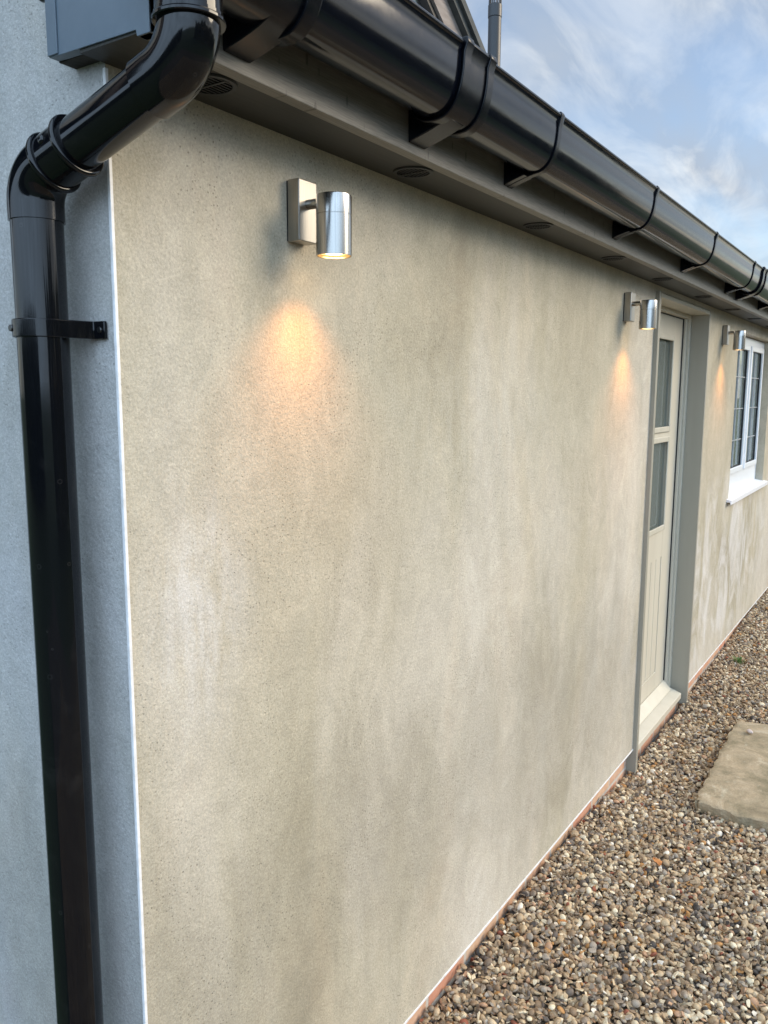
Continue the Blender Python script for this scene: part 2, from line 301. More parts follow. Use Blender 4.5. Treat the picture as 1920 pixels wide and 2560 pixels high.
def pebble_mesh(kind, i):
    bm = bmesh.new(); r = random.Random(100 + i)
    if kind == 'round':
        bmesh.ops.create_icosphere(bm, subdivisions=2, radius=.5)
        a = r.uniform(.62, .95); b = r.uniform(.42, .72); ph = [r.uniform(0, 6) for _ in range(3)]
        for v in bm.verts:
            p = v.co; k = 1 + .10 * math.sin(p.x*5+ph[0]) * math.cos(p.y*4+ph[1]) + .07 * math.sin(p.z*7+ph[2] + p.x*3)
            v.co = Vector((p.x*k, p.y*k*a, p.z*k*b))
    else:
        for _ in range(13):
            t = r.uniform(0, 6.283); q = r.uniform(.25, .5); bm.verts.new((math.cos(t)*q*1.15, math.sin(t)*q*.8, r.uniform(-.14, .14)))
        bmesh.ops.convex_hull(bm, input=bm.verts)
        bmesh.ops.delete(bm, geom=[v for v in bm.verts if not v.link_faces], context='VERTS')
        bmesh.ops.bevel(bm, geom=list(bm.edges), offset=.03, segments=1, affect='EDGES', clamp_overlap=True)
    me = bpy.data.meshes.new('pebble_shape'); bm.to_mesh(me); bm.free(); me.materials.append(MAT['pebble'])
    if kind == 'round': me.polygons.foreach_set('use_smooth', [True]*len(me.polygons))
    return me
pc = bpy.data.collections.new('pebble_shapes')
for i in range(14): pc.objects.link(bpy.data.objects.new('pebble_shape_%02d' % i, pebble_mesh('round' if i < 9 else 'chip', i)))
def gravel():
    P = []
    def area(x0, x1, y0, y1, step, layer, smin, smax, gap=None):
        xs = np.arange(x0, x1, step); ys = np.arange(y0, y1, step); X, Y = np.meshgrid(xs, ys); X = X.ravel() + rng.uniform(-.5, .5, X.size)*step; Y = Y.ravel() + rng.uniform(-.5, .5, Y.size)*step
        k = Y < .012; X = X[k]; Y = Y[k]
        s = smin + (smax - smin) * rng.beta(1.4, 3.2, X.size)
        Z = gh(X, Y) + layer + rng.uniform(-.006, .006, X.size); P.append(np.stack([X, Y, Z, s], 1))
    # the strip seen close to and beyond it
    area(.2, 8.5, -1.45, .02, .0148, -.014, .014, .040); area(.2, 8.5, -1.45, .02, .0168, -.005, .013, .037); area(.2, 8.5, -1.45, .02, .027, .004, .013, .036)
    for (a, b, c, d) in ((-2.5, .2, -3, .02), (.2, 9, -3, -1.45), (8.5, 13, -2.2, .02)): area(a, b, c, d, .021, -.010, .018, .038)
    A = np.concatenate(P); sl = (A[:,0] > 2.56) & (A[:,0] < 3.56) & (A[:,1] < -.37) & (A[:,1] > -.98); A = A[~sl]
    n = len(A); me = bpy.data.meshes.new('gravel'); me.vertices.add(n); me.vertices.foreach_set('co', A[:, :3].ravel().astype(np.float32))
    tilt = rng.normal(0, .55, (n, 2)); rot = np.stack([tilt[:,0], tilt[:,1], rng.uniform(0, 6.283, n)], 1)
    for nm, ty, dat, fld in (('rot', 'FLOAT_VECTOR', rot, 'vector'), ('sz', 'FLOAT', A[:,3], 'value'), ('tone', 'FLOAT', rng.uniform(0, 1, n), 'value'), ('pick', 'INT', np.where(rng.uniform(0,1,n) < .45, rng.integers(0, 9, n), rng.integers(9, 14, n)), 'value')):
        a = me.attributes.new(nm, ty, 'POINT'); a.data.foreach_set(fld, np.ascontiguousarray(dat.ravel()))
    o = link('gravel', me, MAT['pebble'])
    g = bpy.data.node_groups.new('gravel_scatter', 'GeometryNodeTree'); g.interface.new_socket('Geometry', in_out='INPUT', socket_type='NodeSocketGeometry'); g.interface.new_socket('Geometry', in_out='OUTPUT', socket_type='NodeSocketGeometry')
    Nn = g.nodes.new; Ln = g.links.new; gi = Nn('NodeGroupInput'); go = Nn('NodeGroupOutput'); ip = Nn('GeometryNodeInstanceOnPoints'); ci = Nn('GeometryNodeCollectionInfo')
    ci.inputs['Collection'].default_value = pc; ci.inputs['Separate Children'].default_value = True; ci.inputs['Reset Children'].default_value = True
    def at(nm, ty):
        a = Nn('GeometryNodeInputNamedAttribute'); a.data_type = ty; a.inputs[0].default_value = nm; return a.outputs[0]
    e2r = Nn('FunctionNodeEulerToRotation'); Ln(at('rot', 'FLOAT_VECTOR'), e2r.inputs[0]); m2p = Nn('GeometryNodeMeshToPoints')
    Ln(gi.outputs[0], m2p.inputs[0]); Ln(m2p.outputs[0], ip.inputs['Points']); Ln(ci.outputs[0], ip.inputs['Instance']); ip.inputs['Pick Instance'].default_value = True
    Ln(at('pick', 'INT'), ip.inputs['Instance Index']); Ln(e2r.outputs[0], ip.inputs['Rotation']); Ln(at('sz', 'FLOAT'), ip.inputs['Scale']); Ln(ip.outputs[0], go.inputs[0])
    md = o.modifiers.new('scatter', 'NODES'); md.node_group = g; tag(o, 'mixed brown grey and cream pebbles spread beside the wall', 'gravel', kind='stuff')
gravel()

# ---------------------------------------------------------------- house
XE = 12.0                                   # far end of the building
T = G + .452                                # soffit height at the wall
DX0, DX1, DZ = 2.807, 3.843, G + .429       # door opening
WX0, WX1, WZ0, WZ1 = 4.662, 5.944, G - .665, G + .376
ZB = G - 1.618                              # bottom edge of the render
house = empty('house', (0, 0, 0), 'low house with patchy grey-cream rendered walls, cream door and dark eaves', 'house')
def front_wall():
    bm = bmesh.new(); xs = [0, DX0, DX1, WX0, WX1, XE]; zs = [ZB, WZ0, WZ1, DZ, T + .02]
    def hole(x, z): return (DX0 <= x < DX1 and z < DZ - 1e-4) or (WX0 <= x < WX1 and WZ0 - 1e-4 <= z < WZ1 - 1e-4)
    V = {}
    def v(x, y, z):
        k = (round(x,5), round(y,5), round(z,5))
        if k not in V: V[k] = bm.verts.new((x, y, z))
        return V[k]
    for i in range(5):
        for j in range(4):
            if not hole(xs[i], zs[j]): bm.faces.new((v(xs[i],0,zs[j]), v(xs[i+1],0,zs[j]), v(xs[i+1],0,zs[j+1]), v(xs[i],0,zs[j+1])))
    D = .172
    for (x0, x1, z0, z1, bot) in ((DX0, DX1, ZB, DZ, 0), (WX0, WX1, WZ0, WZ1, 1)):
        zz = [z for z in zs if z0 <= z <= z1]
        for a, b in zip(zz, zz[1:]):
            bm.faces.new((v(x0,0,a), v(x0,0,b), v(x0,D,b), v(x0,D,a))); bm.faces.new((v(x1,0,a), v(x1,D,a), v(x1,D,b), v(x1,0,b)))
        bm.faces.new((v(x0,0,z1), v(x1,0,z1), v(x1,D,z1), v(x0,D,z1)))
        if bot: bm.faces.new((v(x0,0,z0), v(x0,D,z0), v(x1,D,z0), v(x1,0,z0)))
    # underside lip of the render over the recessed plinth
    for a, b in ((0, DX0), (DX1, XE)): bm.faces.new((v(a,0,ZB), v(a,.03,ZB), v(b,.03,ZB), v(b,0,ZB)))
    return bm
obj('front_wall', front_wall(), MAT['render'], house)
bm = bmesh.new(); q = [bm.verts.new(p) for p in ((0,0,ZB),(0,6,ZB),(0,6,T+.1),(0,3,T+2.0),(0,-.0,T+.1))]; bm.faces.new(q)
obj('gable_wall', bm, MAT['gable'], house); bm = bmesh.new()
q = [bm.verts.new(p) for p in ((XE,0,-.1),(XE,6,-.1),(XE,6,T+.1),(XE,3,T+2.0),(XE,0,T+.1))]; bm.faces.new(q)
obj('end_wall', bm, MAT['gable'], house)
for a_, b_ in ((0, 3.0), (8.2, XE)):
    bm = bmesh.new(); q = [bm.verts.new(p) for p in ((a_,6,-.1),(b_,6,-.1),(b_,6,T+.1),(a_,6,T+.1))]; bm.faces.new(q); obj('rear_wall', bm, MAT['gable'], house)
obj('brick_plinth', B((.028, DX0 - .002, .027, .2, -.15, ZB), (DX1 + .03, XE, .027, .2, -.15, ZB), (.028, .2, .2, 6, -.15, ZB), (DX0 + .02, DX1, .045, .2, -.15, G - 1.716)), MAT['brick'], house)
obj('corner_bead', B((-.0028, .0030, -.0028, .0030, ZB, T - .006)), MAT['bead'], house, bevel=.001)
obj('base_bead', B((.004, DX0 - .002, -.003, .020, ZB - .004, ZB + .0005), (DX1 + .001, XE, -.003, .020, ZB - .004, ZB + .0005)), MAT['bead'], house)
# eaves
FZ0, FZ1 = G + .447, G + .64
fas = obj('fascia', B((-.043, XE, -.142, -.118, FZ0, FZ1)), MAT['fascia'], house, bevel=.0015)
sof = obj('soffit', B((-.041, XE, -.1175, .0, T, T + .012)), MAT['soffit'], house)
def vent(x, y):
    bm = bmesh.new(); c = (x, y, T)
    lathe(bm, [(.0, -.001), (.034, -.001), (.0345, -.0035), (.041, -.0035), (.042, -.001), (.042, .0)], c, 32)
    for k in range(-4, 5):
        w = math.sqrt(max(0, .033**2 - (k*.0075)**2)); box(bm, x - w, x + w, y + k*.0075 - .0011, y + k*.0075 + .0011, T - .0032, T - .0008)
    box(bm, x - .0022, x + .0022, y - .034, y + .034, T - .0042, T - .0012)
    return obj('vent', bm, MAT['vent'], sof)
for x in (.133, .716, 1.374, 2.022, 2.642, 3.36, 4.072, 4.739, 5.4, 6.05): vent(x, -.068)
# boxed end of the eaves on the gable (facing -x)
bm = bmesh.new(); prof = [(.0635, T + .006), (.0405, T + .005), (-.116, T + .003), (-.118, FZ0), (-.142, FZ0), (-.142, T + .30), (.0635, T + .46)]
rings = [[bm.verts.new((x, p[0], p[1])) for p in prof] for x in (-.044, -.028)]; n = len(prof)
for i in range(n): bm.faces.new((rings[0][i], rings[0][(i+1)%n], rings[1][(i+1)%n], rings[1][i]))
bm.faces.new(rings[0]); bm.faces.new(rings[1][::-1]); vb = obj('verge_box', bm, MAT['verge'], house, bevel=.0008)
obj('cover_strip', B((-.0465, -.0442, .0415, .0632, T + .007, T + .44)), MAT['verge'], vb, bevel=.0006)
obj('underside', B((-.0278, .0, -.117, .0634, T + .0045, T + .016)), MAT['underside'], vb)
bm = bmesh.new(); bmesh.ops.create_uvsphere(bm, u_segments=16, v_segments=10, radius=.007, matrix=Matrix.Translation((-.034, .083, G + .545)) @ Matrix.Diagonal((1,1.2,1,1)))
tube(bm, [(-.034, .083, G+.545), (-.03, .066, G+.548), (-.03, .055, G+.55)], .004, 10); obj('bolt', bm, MAT['metal'], vb, smooth=True)
# roof
bm = bmesh.new(); y0, z0, y1, z1 = -.17, G + .655, 3.0, T + 2.25
prism(bm, [(y0, z0), (y1, z1), (y1, z1 + .03), (y0, z0 + .02)], -.06, XE + .05); prism(bm, [(y1, z1), (6.15, z0), (6.15, z0 + .02), (y1, z1 + .03)], -.06, XE + .05)
roof = obj('roof', bm, MAT['tile'], house)
# cross gable rising over the eaves: front face at y = .60, right-hand slope 34.5 degrees
a = math.radians(34.5); sx_, sz_ = math.cos(a), -math.sin(a); P0 = Vector((2.095, 0, G + 1.446)); nx_, nz_ = math.sin(a), math.cos(a)
apex_t = -1.25; low_t = 1.3
def slope_pt(t, d, y): return (P0.x + sx_*t - nx_*d, y, P0.z + sz_*t - nz_*d)
ax = P0.x + sx_*apex_t
def rake(d0, d1, ya, yb):
    """board following both slopes of the gable, between depths d0 and d1 below its top line"""
    bm = bmesh.new()
    for mir in (0, 1):
        q = []
        for y in (ya, yb):
            for (t, d) in ((None, d0), (low_t, d0), (low_t, d1), (None, d1)):
                if t is None: t2 = (ax - P0.x + nx_*d) / sx_
                else: t2 = t
                p = slope_pt(t2, d, y); x = 2*ax - p[0] if mir else p[0]; q.append(bm.verts.new((x, p[1], p[2])))
        for f in ((0,1,2,3),(7,6,5,4),(0,4,5,1),(1,5,6,2),(2,6,7,3),(3,7,4,0)): bm.faces.new([q[i] for i in f])
    return bm
cg = obj('cross_gable_roof', rake(.0, .028, .56, 2.9), MAT['tile'], house)
obj('bargeboard', rake(.0285, .135, .60, .625), MAT['barge'], cg); obj('verge_edge', rake(.028, .052, .575, .60), MAT['tile'], cg)
bm = bmesh.new(); pts = [slope_pt((ax - P0.x + nx_*.12)/sx_, .12, .655), slope_pt(low_t, .12, .655)]
q = [bm.verts.new(p) for p in (pts[0], pts[1], (pts[1][0], .655, T + .3), (2*ax-pts[1][0], .655, T + .3), (2*ax-pts[1][0], .655, pts[1][2]))]; bm.faces.new(q)
obj('gable_cladding', bm, MAT['clad'], cg)
obj('shadow_gap_strip', rake(.1355, .156, .612, .645), MAT['seal'], cg)  # dark strip standing in for the shadow gap under the bargeboard

# door
door = empty('door', (0, 0, 0), None, None); door.parent = house; door['label'] = 'cream half-glazed door in a taupe-lined opening'
obj('lining_board', B((DX0 - .006, DX0 + .022, -.018, .10, G - 1.73, DZ - .004)), MAT['lining'], door, bevel=.0015)
obj('lining_board', B((DX1 - .020, DX1 + .004, -.004, .10, G - 1.74, DZ - .004)), MAT['lining'], door, bevel=.0015)
obj('head_lining', B((DX0 + .0225, DX1 - .0205, -.004, .10, DZ - .022, DZ - .003)), MAT['frame'], door, bevel=.0015)
FY = .100; LX0, LX1, LZ0, LZ1 = 2.875, 3.768, G - 1.620, G + .383
bm = B((DX0 + .0225, LX0 - .003, FY, .17, G - 1.65, DZ - .023), (LX1 + .003, DX1 - .0205, FY, .17, G - 1.65, DZ - .023), (LX0 - .003, LX1 + .003, FY, .17, LZ1 + .004, DZ - .023),
       (DX0 + .0225, DX0 + .042, FY - .012, FY, G - 1.65, DZ - .023), (DX1 - .042, DX1 - .0205, FY - .012, FY, G - 1.65, DZ - .023), (DX0 + .0425, DX1 - .0425, FY - .012, FY, DZ - .042, DZ - .023))
obj('door_frame', bm, MAT['frame'], door, bevel=.002)
obj('seal', B((LX1 - .001, LX1 + .0028, FY + .012, FY + .05, LZ0, LZ1 + .003), (LX0 - .0028, LX0 + .001, FY + .012, FY + .05, LZ0, LZ1 + .003), (LX0 + .001, LX1 - .001, FY + .012, FY + .05, LZ1 + .0005, LZ1 + .003)), MAT['seal'], door)
LY = .118; gx0, gx1 = 3.035, 3.590
cells = [(gx0, gx1, G - .187, G + .277), (gx0, gx1, G - .703, G - .235)]
px0, px1, pz0, pz1 = 2.995, 3.645, G - 1.503, G - .863
bm = B((LX0, gx0, LY, .165, LZ0, LZ1), (gx1, LX1, LY, .165, LZ0, LZ1), (gx0, gx1, LY, .165, G + .277, LZ1), (gx0, gx1, LY, .165, G - .235, G - .187), (gx0, gx1, LY, .165, pz1, G - .703), (gx0, gx1, LY, .165, LZ0, pz0), (gx0, gx1, LY + .010, .165, pz0, pz1))
leaf = obj('door_leaf', bm, MAT['door'], door, bevel=.0015)
# tongue-and-groove boards and mouldings sit 4 mm proud
bm = bmesh.new(); nb = 6; w = (gx1 - gx0) / nb
for k in range(nb): box(bm, gx0 + k*w + .003, gx0 + (k+1)*w - .003, LY + .003, LY + .0098, pz0 + .001, pz1 - .001)
obj('boarded_panel', bm, MAT['door'], door, bevel=.002)
bm = bmesh.new()
for (x0, x1, z0, z1) in cells:
    b_ = .016
    for (p, q_, r_, s_) in ((x0-.012, x0+b_, z0-.012, z1+.012), (x1-b_, x1+.012, z0-.012, z1+.012), (x0+b_, x1-b_, z1-b_, z1+.012), (x0+b_, x1-b_, z0-.012, z0+b_)): box(bm, p, q_, LY - .009, LY - .0005, r_, s_)
obj('glazing_bead', bm, MAT['frame'], door, bevel=.004)
for (x0, x1, z0, z1) in cells: obj('pane', B((x0, x1, LY + .014, LY + .018, z0, z1)), MAT['glass'], door)
bm = bmesh.new(); prism(bm, [(.022, G - 1.700), (.115, G - 1.700), (.115, G - 1.640), (.080, G - 1.648), (.022, G - 1.668)], DX0 + .0225, DX1 - .045)
obj('door_sill', bm, MAT['door'], door, bevel=.003)
bm = bmesh.new(); prism(bm, [(.070, G - 1.646), (.117, G - 1.640), (.117, G - 1.600), (.112, G - 1.600)], LX0, LX1 - .002); obj('weather_bar', bm, MAT['door'], door, bevel=.003)

for z in (G + .085, G - .165): obj('white_bar', B((3.28, 3.44, .150, .158, z, z + .018)), MAT['pale_joinery'], door)  # two short white bars behind the upper pane
# window
win = empty('window', (0, 0, 0), None, None); win.parent = house; win['label'] = 'white two-light window with thin glazing bars'
WY = .052; mx0, mx1 = 5.315, 5.385; fz0, fz1 = WZ0 + .004, WZ1 - .004
lights = [(4.745, mx0, G - .520, G + .315), (mx1, 5.862, G - .520, G + .315)]
bm = B((WX0 + .001, 4.745, WY, .12, fz0, fz1), (5.862, WX1 - .001, WY, .12, fz0, fz1), (4.745, 5.862, WY, .12, G + .315, fz1), (4.745, 5.862, WY, .12, fz0, G - .520), (mx0, mx1, WY, .12, G - .520, G + .315))
obj('window_frame', bm, MAT['pvc'], win, bevel=.003)
bm = bmesh.new()
for (x0, x1, z0, z1) in lights:
    for (p, q_, r_, s_) in ((x0-.004, x0+.030, z0-.006, z1+.006), (x1-.030, x1+.004, z0-.006, z1+.006), (x0+.030, x1-.030, z1-.030, z1+.006), (x0+.030, x1-.030, z0-.006, z0+.030)): box(bm, p, q_, WY - .014, WY - .0005, r_, s_)
obj('sash', bm, MAT['pvc'], win, bevel=.004)
for (x0, x1, z0, z1) in lights:
    x0 += .03; x1 -= .03; z0 += .03; z1 -= .03
    obj('seal', B((x0, x0+.005, WY + .001, WY + .008, z0, z1), (x1-.005, x1, WY + .001, WY + .008, z0, z1), (x0+.005, x1-.005, WY + .001, WY + .008, z0, z0 + .004)), MAT['seal'], win)
for (x0, x1, z0, z1) in lights:
    obj('pane', B((x0 + .031, x1 - .031, WY + .010, WY + .014, z0 + .03, z1 - .03)), MAT['glass'], win)
    bars = [(x0 + .031, x1 - .031, WY + .0035, WY + .0085, z0 + (z1 - z0)*k/4 - .0028, z0 + (z1 - z0)*k/4 + .0028) for k in (1, 2, 3)]; xm = (x0 + x1)/2
    obj('glazing_bar', B(*bars, (xm - .004, xm + .004, WY + .002, WY + .0095, z0 + .03, z1 - .03)), MAT['bar'], win)
bm = bmesh.new(); prism(bm, [(-.030, G - .690), (-.022, G - .690), (-.022, G - .676), (.052, G - .672), (.052, G - .645), (-.030, G - .662)], WX0 - .055, WX1 + .06)
obj('window_sill', bm, MAT['sill_pvc'], win, bevel=.002)
# dim room seen through the panes
bm = bmesh.new(); box(bm, 2.0, 7.4, .176, 2.6, .06, T + .06)
for f in list(bm.faces):
    if abs(f.calc_center_median().y - .176) < 1e-4 or abs(f.calc_center_median().y - 2.6) < 1e-4: bm.faces.remove(f)
bm2 = bm; room = obj('room', bm2, MAT['room'], house)
obj('shelf', B(*[(6.9, 7.39, .9, 1.75, z, z + .05) for z in (.75, 1.10, 1.55, 2.0)]), MAT['pale_joinery'], room)

# ---------------------------------------------------------------- gutter
LIP = G + .606; CY, HW = -.2055, .0565
def _fillet(pts, rad):
    """rounded open polyline in the (y, z) plane"""
    out = [Vector(pts[0])]
    for k in range(1, len(pts) - 1):
        p, a_, b_ = Vector(pts[k]), Vector(pts[k-1]), Vector(pts[k+1]); u = (a_ - p).normalized(); v = (b_ - p).normalized(); h = u.angle(v)/2
        d = rad[k-1]/math.tan(h); c = p + (u + v).normalized()*(rad[k-1]/math.sin(h)); s0, s1 = p + u*d - c, p + v*d - c; ang = s0.angle_signed(s1)
        for q in range(9):
            t = -ang*q/8; out.append(c + Vector((s0.x*math.cos(t) - s0.y*math.sin(t), s0.x*math.sin(t) + s0.y*math.cos(t))))
    return out + [Vector(pts[-1])]
def _sup(t, hw=.0568, dp=.112, pw=2.55):
    c_, s_ = math.cos(t), math.sin(t); return Vector((CY - math.copysign(abs(c_)**(2/pw), c_)*hw, LIP - abs(s_)**(2/pw)*dp))
BASE = [_sup(math.pi*k/44) for k in range(45)]
LEN = [0.]
for a_, b_ in zip(BASE, BASE[1:]): LEN.append(LEN[-1] + (b_ - a_).length)
def gprof(off=0., n=28, t0=0., t1=math.pi):
    """points along the trough section, front lip (0) to back lip (pi), pushed outwards by off"""
    r = []; u0, u1 = t0/math.pi*LEN[-1], t1/math.pi*LEN[-1]; us = sorted({u0, u1} | {l for l in LEN if u0 < l < u1})
    for u in us:
        k = max(0, min(len(BASE) - 2, sum(1 for l in LEN if l <= u) - 1)); p = BASE[k].lerp(BASE[k+1], (u - LEN[k])/(LEN[k+1] - LEN[k]))
        ta = BASE[k] - BASE[k-1] if k > 0 and u - LEN[k] < 1e-6 else BASE[k+1] - BASE[k]; tb = BASE[k+1] - BASE[k]; t = (ta.normalized() + tb.normalized()).normalized()
        r.append((p.x + t.y*off, p.y - t.x*off))
    return r
gut = empty('gutter', (0, 0, 0), 'black plastic gutter running along the whole eaves', 'gutter')
outer = gprof(0); inner = gprof(-.0028)
lipf = [(CY - HW - .001 + .0045*math.cos(t) - .003, LIP + .001 + .0045*math.sin(t)) for t in [math.pi*1.45 - k*math.pi*1.5/8 for k in range(9)]]
bm = bmesh.new(); prism(bm, lipf + inner[1:] + outer[::-1][:-1], -.075, XE + .05); obj('trough', bm, MAT['gutter'], gut, auto=40)
def tail(o_, y1=-.1425, z1=G + .470, n=8):
    """smooth curve from the last point of a strap down to the fascia"""
    p0 = Vector(o_[-1]); d = (Vector(o_[-1]) - Vector(o_[-2])).normalized(); p2 = Vector((y1, z1)); p1 = p0 + d*.028
    return [tuple(p0*(1-t)**2 + p1*2*t*(1-t) + p2*t*t) for t in [k/n for k in range(1, n+1)]]
def bracket(x, w=.018):
    bm = bmesh.new(); o_ = gprof(.0038, 24, 0, math.pi*.46); hook = [(CY - HW + .006, LIP + .004), (CY - HW + .004, LIP + .0085), (CY - HW - .007, LIP + .0085), (CY - HW - .0105, LIP + .002)]
    inn = gprof(.0004, 24, .05, math.pi*.98); tl = tail(o_)
    prism(bm, hook + o_[2:] + tl + [(-.1425, G + .585)] + inn[::-1], x - w/2, x + w/2)
    # the strap widens into a foot on the fascia
    k = [(p[0], p[1] + .001) for p in tl[2:]]; prism(bm, k + [(-.1424, G + .585), (-.1475, G + .585), (-.1485, G + .52), (-.158, G + .4995)], x - w*.5 - .018, x + w*.5 + .008)
    return obj('bracket', bm, MAT['bracket'], gut, auto=50, bevel=.001)
for x in (1.02, 1.80, 2.64, 3.48, 4.4, 5.2, 6.1, 7.0): bracket(x)
def band(off0, off1, x0, x1, cap=True):
    bm = bmesh.new(); o_ = gprof(off1); i_ = gprof(off0)
    top = [(CY - HW + .006, LIP + .003 + off1*.3), (CY - HW + .003, LIP + .008 + off1*.3), (CY - HW - .007 - off1*.6, LIP + .0085 + off1*.3), (CY - HW - .010 - off1*.6, LIP + .003)]
    prism(bm, top + o_[1:] + i_[::-1], x0, x1); return bm
def union(x):
    u = obj('union', band(.0003, .0035, x - .055, x + .055), MAT['bracket'], gut, auto=35, bevel=.001)
    for a_ in (-.046, .046): obj('collar', band(.0036, .0082, x + a_ - .013, x + a_ + .013), MAT['bracket'], u, auto=35, bevel=.002)
    o_ = gprof(.0044, 24, 0, math.pi*.42); b_ = bmesh.new(); prism(b_, [o_[-1]] + tail(o_, z1=G + .464) + [(-.1424, G + .575), (-.1475, G + .575), (-.150, G + .53), (-.165, G + .5)], x - .040, x + .020); obj('back_clip', b_, MAT['bracket'], u, auto=50, bevel=.002)
union(.615); union(3.76)
ou = obj('outlet_piece', band(.0003, .0055, -.085, .150), MAT['bracket'], gut, auto=35, bevel=.0015)
for a_, b_ in ((-.090, -.066), (.128, .155)): obj('collar', band(.0056, .012, a_, b_), MAT['bracket'], ou, auto=35, bevel=.002)
o_ = gprof(.0054, 24, 0, math.pi*.40); bm = bmesh.new(); prism(bm, [o_[-1]] + tail(o_, z1=G + .466) + [(-.1424, G + .575), (-.1475, G + .575), (-.150, G + .53), (-.165, G + .5)], .085, .140); obj('back_clip', bm, MAT['bracket'], ou, auto=50, bevel=.002)
bm = bmesh.new(); prism(bm, gprof(.003), -.083, -.078); obj('stop_end', bm, MAT['bracket'], ou)
PX, PY = -.037, -.205
bm = bmesh.new(); lathe(bm, [(.0362, .055), (.0375, .06), (.0405, .0605), (.0415, .0), (.0362, .0)], (PX, PY, G + .452)); obj('spout', bm, MAT['pipe'], ou, auto=30)

# ---------------------------------------------------------------- downpipe
dp = empty('downpipe', (-.06, .09, 0), 'glossy black downpipe with two bends fixed to the side wall', 'downpipe')
def P_(o): o.parent = dp; o.matrix_parent_inverse = Matrix.Translation((.06, -.09, 0)); return o
A0 = Vector((PX, PY, G + .47)); A1 = Vector((PX, PY, G + .405)); A2 = Vector((-.06, .088, G + .298)); A3 = Vector((-.06, .09, -.02))
def arc(p0, p1, p2, d, n=14):
    """rounded corner at p1: quadratic-like circular blend starting d before and after"""
    u = (p0 - p1).normalized(); v = (p2 - p1).normalized(); ang = math.pi - u.angle(v); r = d / math.tan(u.angle(v)/2) if False else d * math.tan(u.angle(v)/2)
    c = p1 + (u + v).normalized() * (r / math.sin(u.angle(v)/2)); s = p1 + u*d - c; e = p1 + v*d - c; axis = s.cross(e).normalized()
    return [c + Matrix.Rotation(ang*k/n, 3, axis) @ s for k in range(n+1)]
dirm = (A2 - A1).normalized(); r0 = .0352
bm = bmesh.new(); lathe(bm, [(.0352, -.0008), (.0440, -.0004), (.0450, .001), (.0450, .004), (.0440, .0055), (.0425, .006), (.0425, .010), (.0352, .010)], (PX, PY, G + .444))
P_(obj('socket_ring', bm, MAT['pipe'], auto=30))
arc1 = arc(A0, A1, A2, .046); ue = [A1 + Vector((0,0,.062))] + arc1 + [A1 + dirm*.072]
bm = bmesh.new(); tube(bm, ue, .0388, 56); P_(obj('upper_bend', bm, MAT['pipe'], auto=30))
bm = bmesh.new(); tube(bm, [A1 + dirm*.05, A2 - dirm*.04], r0, 56); P_(obj('offset_pipe', bm, MAT['pipe'], auto=30))
arc2 = arc(A1, A2, A3, .036); s0 = A2 - dirm*.098
lb = [s0] + arc2 + [A2 - Vector((0, 0, .060))]
bm = bmesh.new(); tube(bm, lb, .0385, 56); lbo = P_(obj('lower_bend', bm, MAT['pipe'], auto=30))
for d_ in (.094, .045):
    bm = bmesh.new(); c0 = A2 - dirm*d_; pr = [(-.0045, .0386), (-.004, .0418), (-.0015, .0432), (.0015, .0432), (.004, .0418), (.0045, .0386)]
    tube(bm, [c0 + dirm*h for h, _ in pr], [r for _, r in pr], 56, cap=True); o = obj('collar', bm, MAT['pipe'], auto=60); P_(o)
bm = bmesh.new(); lug = A2 - dirm*.070 + Vector((-.0385, 0, 0)); bmesh.ops.create_uvsphere(bm, u_segments=16, v_segments=8, radius=.0065, matrix=Matrix.Translation(lug + Vector((.001, .0, .010))) @ Matrix.Diagonal((.5, 1, 1, 1)))
P_(obj('raised_stud', bm, MAT['pipe'], smooth=True))
bm = bmesh.new(); tube(bm, [A2 - Vector((0,0,.050)), A3], .0362, 56); P_(obj('pipe', bm, MAT['pipe'], auto=30))
def clip(z):
    bm = bmesh.new(); n = 28; rr, ri = .0405, .0368; cx, cy = -.06, .09; outl = []
    w = .0128
    for k in range(n+1):
        t = math.pi*1.5 - math.pi*k/n; outl.append((cx + rr*math.cos(t)*1.0, cy + rr*math.sin(t)))
    po = [(-.0015, .018), (-.007, .018), (-.0085, .040), (-.0300, .0455), (-.060, .0495)] + outl[1:-1] + [(-.060, .1305), (-.03, .134), (-.0085, .140), (-.007, .162), (-.0015, .162)]
    inn = [(-.0015, .137), (-.02, .130), (-.045, .1268)] + [(cx + ri*math.cos(t), cy + ri*math.sin(t)) for t in [math.pi*.6 + math.pi*.8*k/n for k in range(n+1)]] + [(-.045, .0532), (-.02, .050), (-.0015, .043)]
    poly = po + inn
    lo = [bm.verts.new((x, y, z - w)) for x, y in poly]; hi = [bm.verts.new((x, y, z + w)) for x, y in poly]; m_ = len(poly)
    for i in range(m_): bm.faces.new((lo[i], lo[(i+1)%m_], hi[(i+1)%m_], hi[i]))
    bm.faces.new(lo[::-1]); bm.faces.new(hi); c = P_(obj('clip', bm, MAT['pipe'], bevel=.0012, auto=35))
    for (x, y, rx) in ((-.0078, .028, 1), (-.098, .108, 0)):
        b2 = bmesh.new(); mt = Matrix.Translation((x, y, z)) @ Matrix.Rotation(math.pi/2, 4, 'Y'); bmesh.ops.create_cone(b2, cap_ends=True, segments=20, radius1=.0045, radius2=.0052, depth=.003, matrix=mt)
        s = obj('screw', b2, MAT['metal'], bevel=.0006); s.parent = c
clip(G + .088)

